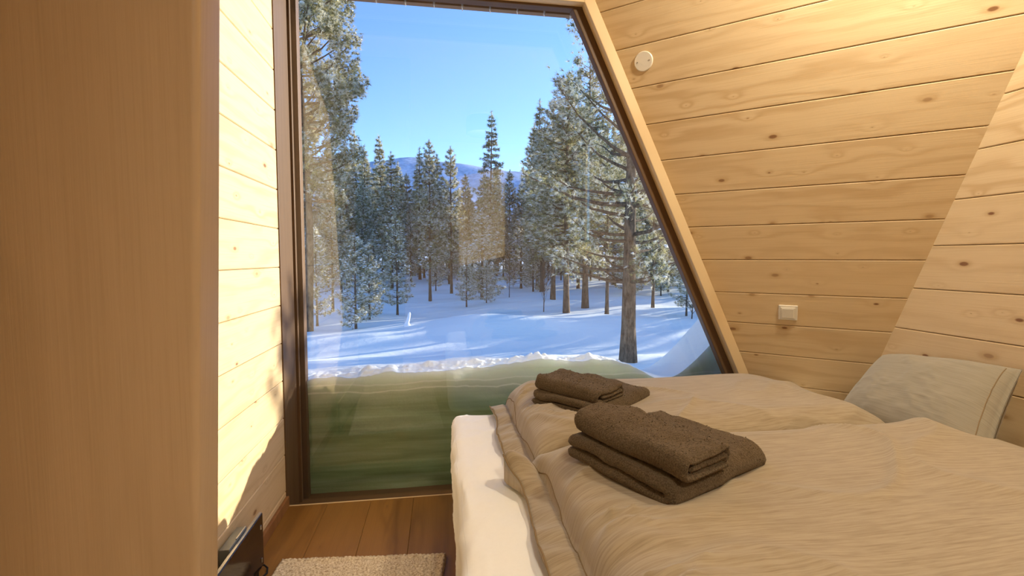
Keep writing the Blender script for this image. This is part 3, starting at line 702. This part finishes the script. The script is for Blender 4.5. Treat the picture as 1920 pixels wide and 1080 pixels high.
# pillow leaning against the headboard wall
def pillow():
    tl, tr_ = np.array((2.055, 1.90, .80)), np.array((2.06, 1.37, .855)); bl_, br = np.array((1.70, 1.80, .545)), np.array((1.72, 1.22, .56))
    n = 70; V = []; s = np.linspace(-1, 1, n)
    for side in (1, -1):
        for a in s:
            for b in s:
                pin = 1-.05*(1-abs(a)**3)*abs(b)**4-.0; A = (a*(1-.055*(1-b*b)*0-.05*(1-abs(b)**2)*abs(a)**6)+1)/2; B = (b*(1-.06*(1-abs(a)**2)*abs(b)**6)+1)/2
                p = (bl_*(1-A)+br*A)*(1-B)+(tl*(1-A)+tr_*A)*B
                nn = np.cross(br-bl_, tl-bl_); nn /= np.linalg.norm(nn)
                nn = nn if nn[0] < 0 else -nn
                th = .098*max(0, (1-abs(a)**2.6)*(1-abs(b)**2.6))**.55
                wrk = .008*(1-abs(float(fbm(np.array([a*2.0+b]), np.array([b*2.4-a*.6]), 3, 21)[0])))**4*(1-abs(a)**4)*(1-abs(b)**4)
                V.append(p+nn*side*(th+(wrk if side > 0 else 0)+.002))
    F = grid_faces(n, n)[:]; F += [f[::-1] for f in grid_faces(n, n, n*n)]
    rim = [i*n for i in range(n)]+[(n-1)*n+j for j in range(1, n)]+[i*n+n-1 for i in range(n-2, -1, -1)]+[j for j in range(n-2, 0, -1)]
    N = n*n; F += [(rim[k], rim[(k+1) % len(rim)], rim[(k+1) % len(rim)]+N, rim[k]+N) for k in range(len(rim))]
    c = np.array((1.85, 1.57, .5)); V = np.array(V)
    root = empty('pillow', tuple(c), 'grey-beige linen pillow leaning against the headboard wall', 'pillow')
    # rotate the cover into its own frame so that the weave runs along the pillow
    o = mobj('cover', V-c, F, M['pillow'], root, smooth=True, uv=[(.27*a, .22*b) for _ in (0, 1) for a in s for b in s])
    G = V.reshape(2, n, n, 3)[0]; k = int(n*.93)
    v, f = tube([G[k, j]-c for j in range(3, n-3, 2)], .0016, 5); mobj('seam', v, f, M['piping'], o, smooth=True)
pillow()

# ------------------------------------------------------------------ towels
def towel(name, loc, rz, prof_w, length, layers, t, label, seed, tilt=(0, 0), gapz=.004, spiral=False, soft=.011):
    """folded terry towel: a thick ribbon profile (x-z plane) folded over, drawn out along y"""
    # centre line of the ribbon, from inner end to outer end
    w = prof_w/2; cl = []
    zs = [t*.5+(t+gapz)*k for k in range(layers)]
    for k, z in enumerate(zs):
        d = 1 if k % 2 == 0 else -1; inset = .0 if k in (0, layers-1) else .012
        xs_ = np.linspace(-w+t*.6+inset, w-t*.6-inset, 18)[::d]
        if k == 0: xs_ = xs_+0
        for x in xs_: cl.append((x, z))
        if k < layers-1:
            zc = (z+zs[k+1])/2; r = (zs[k+1]-z)/2; xc = xs_[-1]
            for a in np.linspace(-math.pi/2, math.pi/2, 9)[1:-1]: cl.append((xc+d*r*math.cos(a)*1.15, zc+r*math.sin(a)))
    if spiral:                                            # bottom layer, big fold on the left, top layer, tucked-in end
        zs = [t*.5, t*1.5+gapz, t*2.5+2*gapz]; Rr = (zs[2]-zs[0])/2; r = (zs[2]-zs[1])/2; xl, xr = -w+t*.5+Rr*.9, w-t*.5-r
        cl = [(x, zs[0]) for x in np.linspace(w-t*.5, xl, 20)]+[(xl-Rr*.9*math.sin(a), zs[1]-Rr*math.cos(a)) for a in np.linspace(0, math.pi, 13)[1:-1]]
        cl += [(x, zs[2]) for x in np.linspace(xl, xr, 20)]+[(xr+r*math.sin(a), zs[1]+r*math.cos(a)) for a in np.linspace(0, math.pi, 9)[1:-1]]+[(x, zs[1]) for x in np.linspace(xr, xl+.02, 16)]
        layers = 3
    cl = np.array(cl); tg = np.gradient(cl, axis=0); tg /= np.linalg.norm(tg, axis=1)[:, None]; nm = np.stack([-tg[:, 1], tg[:, 0]], 1)
    cap = []
    h = t*.5
    out = [cl+nm*h]
    for e, (p, tv, nv, s) in enumerate(((cl[-1], tg[-1], nm[-1], 1), (cl[0], -tg[0], -nm[0], 1))):
        cap.append(np.array([p+nv*h*math.cos(a)+tv*h*math.sin(a) for a in np.linspace(0, math.pi, 9)[1:-1]]))
    ringp = np.concatenate([cl+nm*h, cap[0], (cl-nm*h)[::-1], cap[1]])
    cen = np.concatenate([cl, np.repeat(cl[-1:], 7, 0), cl[::-1], np.repeat(cl[:1], 7, 0)])
    nr = len(ringp); ny = 56
    ysn = np.concatenate([-np.cos(np.linspace(0, math.pi/2, 8))[:0], np.linspace(-1, 1, ny)])
    V = []
    for yy in ysn:
        yv = yy*length/2; ed_ = max(0, (abs(yv)-(length/2-h))/h); k = math.sqrt(max(.02, 1-ed_*ed_))
        P = cen+(ringp-cen)*k
        V.append(np.stack([P[:, 0], np.full(nr, yv), P[:, 1]], 1))
    V = np.array(V)
    sd = seed*3.7
    disp = soft*fbm(V[..., 0]*9+sd, V[..., 1]*9, 2, seed)+.0025*fbm(V[..., 0]*70+V[..., 2]*90, V[..., 1]*70, 2, seed+2)
    sag = np.clip(V[..., 2]/(layers*t), 0, 1)
    V[..., 2] += disp*np.clip(sag*1.6, .2, 1)+tilt[0]*V[..., 0]+tilt[1]*V[..., 1]
    V[..., 0] += .006*fbm(V[..., 1]*8, V[..., 2]*30+sd, 2, seed+4)
    V[..., 1] += .006*fbm(V[..., 0]*9, V[..., 2]*40+sd, 2, seed+6)
    lift = V[..., 2].min(); V[..., 2] -= lift
    Vf = V.reshape(-1, 3); F = []
    for j in range(ny-1):
        for i in range(nr): F.append((j*nr+i, j*nr+(i+1) % nr, (j+1)*nr+(i+1) % nr, (j+1)*nr+i))
    L = len(cl)                                       # end caps: strips between both sides of the ribbon
    for base, flip in ((0, False), ((ny-1)*nr, True)):
        top_i = list(range(L)); bot_i = [L+7+(L-1-i) for i in range(L)]
        for i in range(L-1):
            f = (base+top_i[i], base+bot_i[i], base+bot_i[i+1], base+top_i[i+1]); F.append(f if not flip else f[::-1])
        c1 = [base+L-1]+[base+L+i for i in range(7)]+[base+L+7]; F.append(tuple(c1) if flip else tuple(c1[::-1]))
        c0 = [base+L+7+L-1]+[base+2*L+7+i for i in range(7)]+[base]; F.append(tuple(c0) if flip else tuple(c0[::-1]))
    root = empty(name, loc, label, 'towel', 'folded brown towels', rz)
    o = mobj('cloth', Vf, [f[::-1] for f in F], M['towel'], root, smooth=True)
    # terry pile: short loops standing off the surface
    rs = np.random.RandomState(seed); me = o.data; me.update()
    tri = []
    for f in F:
        if len(f) == 4: tri += [(f[0], f[1], f[2]), (f[0], f[2], f[3])]
    tri = np.array(tri); A, B, C_ = Vf[tri[:, 0]], Vf[tri[:, 1]], Vf[tri[:, 2]]; cr = np.cross(C_-A, B-A); ar = np.linalg.norm(cr, axis=1); nrm = cr/np.maximum(ar, 1e-12)[:, None]
    N = 26000; k = rs.choice(len(tri), N, p=ar/ar.sum()); a = rs.rand(N, 1); b = rs.rand(N, 1); sw = (a+b) > 1; a = np.where(sw, 1-a, a); b = np.where(sw, 1-b, b)
    P = A[k]*(1-a-b)+B[k]*a+C_[k]*b; d = nrm[k]+.7*rs.normal(size=(N, 3)); d /= np.linalg.norm(d, axis=1)[:, None]
    s = np.cross(d, rs.normal(size=(N, 3))); s /= np.linalg.norm(s, axis=1)[:, None]; ln_ = rs.uniform(.0025, .0055, (N, 1))
    VV = np.stack([P-s*.0012, P+s*.0012, P+d*ln_+s*.0008, P+d*ln_-s*.0008], 1).reshape(-1, 3); q = np.arange(N)*4
    FF = np.concatenate([np.stack([q, q+1, q+2], 1), np.stack([q, q+2, q+3], 1)])
    po = bpy.data.objects.new('terry_pile', trimesh('terry_pile', VV, FF, [M['towel']])); link(po, o); po['kind'] = 'stuff'
    return root
R_ = math.radians
towel('bath_towel', (.645, 1.28, .640), R_(27.5-90), .36, .45, 2, .034, 'larger brown towel of the near stack, under the rolled one', 3, (-.04, -.02))
towel('hand_towel', (.565, 1.215, .708), R_(27.5), .21, .38, 3, .021, 'smaller brown towel folded on top of the near stack', 8, (-.05, .05), spiral=True, soft=.016, gapz=.001)
towel('bath_towel', (.62, 1.88, .640), R_(38-90), .32, .40, 2, .029, 'larger brown towel of the far stack, nearer the window', 5, (-.03, 0))
towel('hand_towel', (.555, 1.835, .698), R_(38), .20, .31, 3, .018, 'smaller brown towel on top of the far stack', 14, (0, .02), spiral=True, soft=.014, gapz=.001)

# ------------------------------------------------------------------ small things
# light switch on the slanted wall
def on_wall(px, py):
    d = ray(px, py); t = np.dot(WN, q2-CAM)/np.dot(WN, d); return CAM+d*t
def wall_empty(name, px, py, label, cat):
    p = on_wall(px, py); e = empty(name, (0, 0, 0), label, cat)
    X, Yv, Z = Vector(WU), Vector(WV), Vector(-WN)
    e.matrix_world = Matrix(((X[0], Yv[0], Z[0], p[0]), (X[1], Yv[1], Z[1], p[1]), (X[2], Yv[2], Z[2], p[2]), (0, 0, 0, 1)))
    return e
sw = wall_empty('light_switch', 1477.5, 585.5, 'square cream light switch on the slanted board wall', 'switch')
swp = box('plate', (-.043, -.041, 0), (.043, .041, .009), M['white_plastic'], sw, .003)
box('inner_frame', (-.033, -.031, .009), (.033, .031, .013), M['white_plastic'], swp, .002)
box('rocker', (-.028, -.026, .013), (.026, .026, .017), M['grey_plastic'], swp, .002)
ds = wall_empty('cover_plate', 1207, 115, 'round white blank cover plate high on the slanted wall', 'cover plate')
V, F = tube([(0, 0, 0), (0, 0, .005), (0, 0, .008)], [.047, .047, .044], 48); dsc = mobj('disc', V, F, M['white_plastic'], ds)
for s in (-1, 1):
    V, F = tube([(s*.03, 0, .008), (s*.03, 0, .0092)], .0032, 12); mobj('screw', V, F, M['steel'], dsc)

# panel heater by the left wall
ht = empty('panel_heater', (-.72, 1.45, 0), 'low dark glossy panel heater along the left wall, by the floor', 'heater')
fp = box('front_panel', (-.006, -.55, .022), (.006, .50, .232), M['black_glass'], ht, .001)
box('top_edge', (-.007, -.55, .232), (.003, .50, .236), M['steel'], fp)
for z in (.05, .185):
    V, F = tube([(.006, .478, z-.008), (.006, .478, z+.008)], .0035, 8); mobj('rivet', V, F, M['steel'], fp)
box('junction_box', (-.044, .24, .165), (-.009, .385, .245), M['darksteel'], ht, .002)
box('box_lip', (-.013, .30, .245), (-.009, .38, .249), M['steel'], ht)
for y in (-.4, .42):
    box('foot', (-.02, y-.03, 0), (.004, y+.03, .022), M['black'], ht)
V, F = tube([(-.03, .485, .02), (.004, .505, .012), (.022, .49, .008), (.03, .46, .006), (.018, .435, .006), (-.002, .44, .006)], .0035, 8)
mobj('cord', V, F, M['black'], ht, smooth=True)

# woven rug
def rug():
    c0, c1 = np.array((-.655, 1.975)), np.array((.012, 1.915)); dx = c1-c0; W = np.linalg.norm(dx); dx /= W; dy = np.array((dx[1], -dx[0])); Lr = 1.15
    nx, ny = 170, 230; V = []
    U, Vv = np.meshgrid(np.linspace(0, W, nx), np.linspace(0, Lr, ny), indexing='ij')
    br = np.abs(np.sin(U*math.pi/.017+1.2*np.sin(Vv*math.pi/.014)))*.5+.5*np.abs(np.sin(Vv*math.pi/.013+U*70))
    Z = .012+.008*br+.003*fbm(U*60, Vv*60, 2, 3)
    hem = np.minimum(np.minimum(U, W-U), np.minimum(Vv, Lr-Vv)); Z = Z+.006*np.exp(-((hem-.012)/.008)**2)
    Z = np.where(hem < .001, .001, Z)
    wob = .004*fbm(Vv*9, U*9, 2, 6); X = c0[0]+dx[0]*U+dy[0]*Vv+wob; Y = c0[1]+dx[1]*U+dy[1]*Vv+wob
    c = np.array((-.33, 1.38, 0))
    o = mobj('rug', np.stack([X, Y, Z], -1).reshape(-1, 3)-c, [f[::-1] for f in grid_faces(nx, ny)], M['rug'], smooth=True, loc=tuple(c))
    tag(o, 'thick cream woven wool rug on the oak floor beside the bed', 'rug')
rug()

# added fill lamps out of view: a spot over the bed, a drum behind
def fill_lamp(x, y, energy, label, drum, r0=.21, aim=None):
    lamp = empty('fill_lamp', (x, y, CZ), label, 'lamp', 'added fill lamps')
    V, F = tube([(0, 0, 0), (0, 0, -.02)], r0, 40); mobj('base', V, F, M['white_plastic'], lamp)
    if drum:
        k = 48; V = [(r*math.cos(2*math.pi*i/k), r*math.sin(2*math.pi*i/k), z) for r, z in ((.21, -.02), (.21, -.22), (.20, -.22), (.20, -.02)) for i in range(k)]
        mobj('drum', V, [(j*k+i, j*k+(i+1) % k, (j+1)*k+(i+1) % k, (j+1)*k+i) for j in range(3) for i in range(k)], M['black'], lamp, smooth=True)
    if aim:
        V, F = tube([Vector((0, 0, -.14))-Vector(aim).normalized()*q for q in (.0, .005, .10)], [.112, .115, .08], 32); mobj('spot_head', V, F[:-2]+F[-1:], M['black'], lamp, smooth=True)
        V, F = tube([(0, 0, -.02), (0, 0, -.10)], .02, 16); mobj('stem', V, F, M['black'], lamp)
    al = bpy.data.lights.new('fill_light', 'AREA'); al.shape = 'DISK'; al.size = 2*r0-.02; al.energy = energy; al.color = (1, .87, .66)
    ao = bpy.data.objects.new('fill_light', al); link(ao, lamp); ao.location = (0, 0, -.03)
    if aim: ao.rotation_euler = Vector(aim).to_track_quat('-Z', 'Y').to_euler(); ao.location = (0, 0, -.14)
fill_lamp(1.55, 1.10, 41, 'added round fill spot above the bed turned towards the slanted wall', False, .11, (.25, .75, -.62))
fill_lamp(.55, -.90, 95, 'added dark drum fill lamp behind the viewer', True)
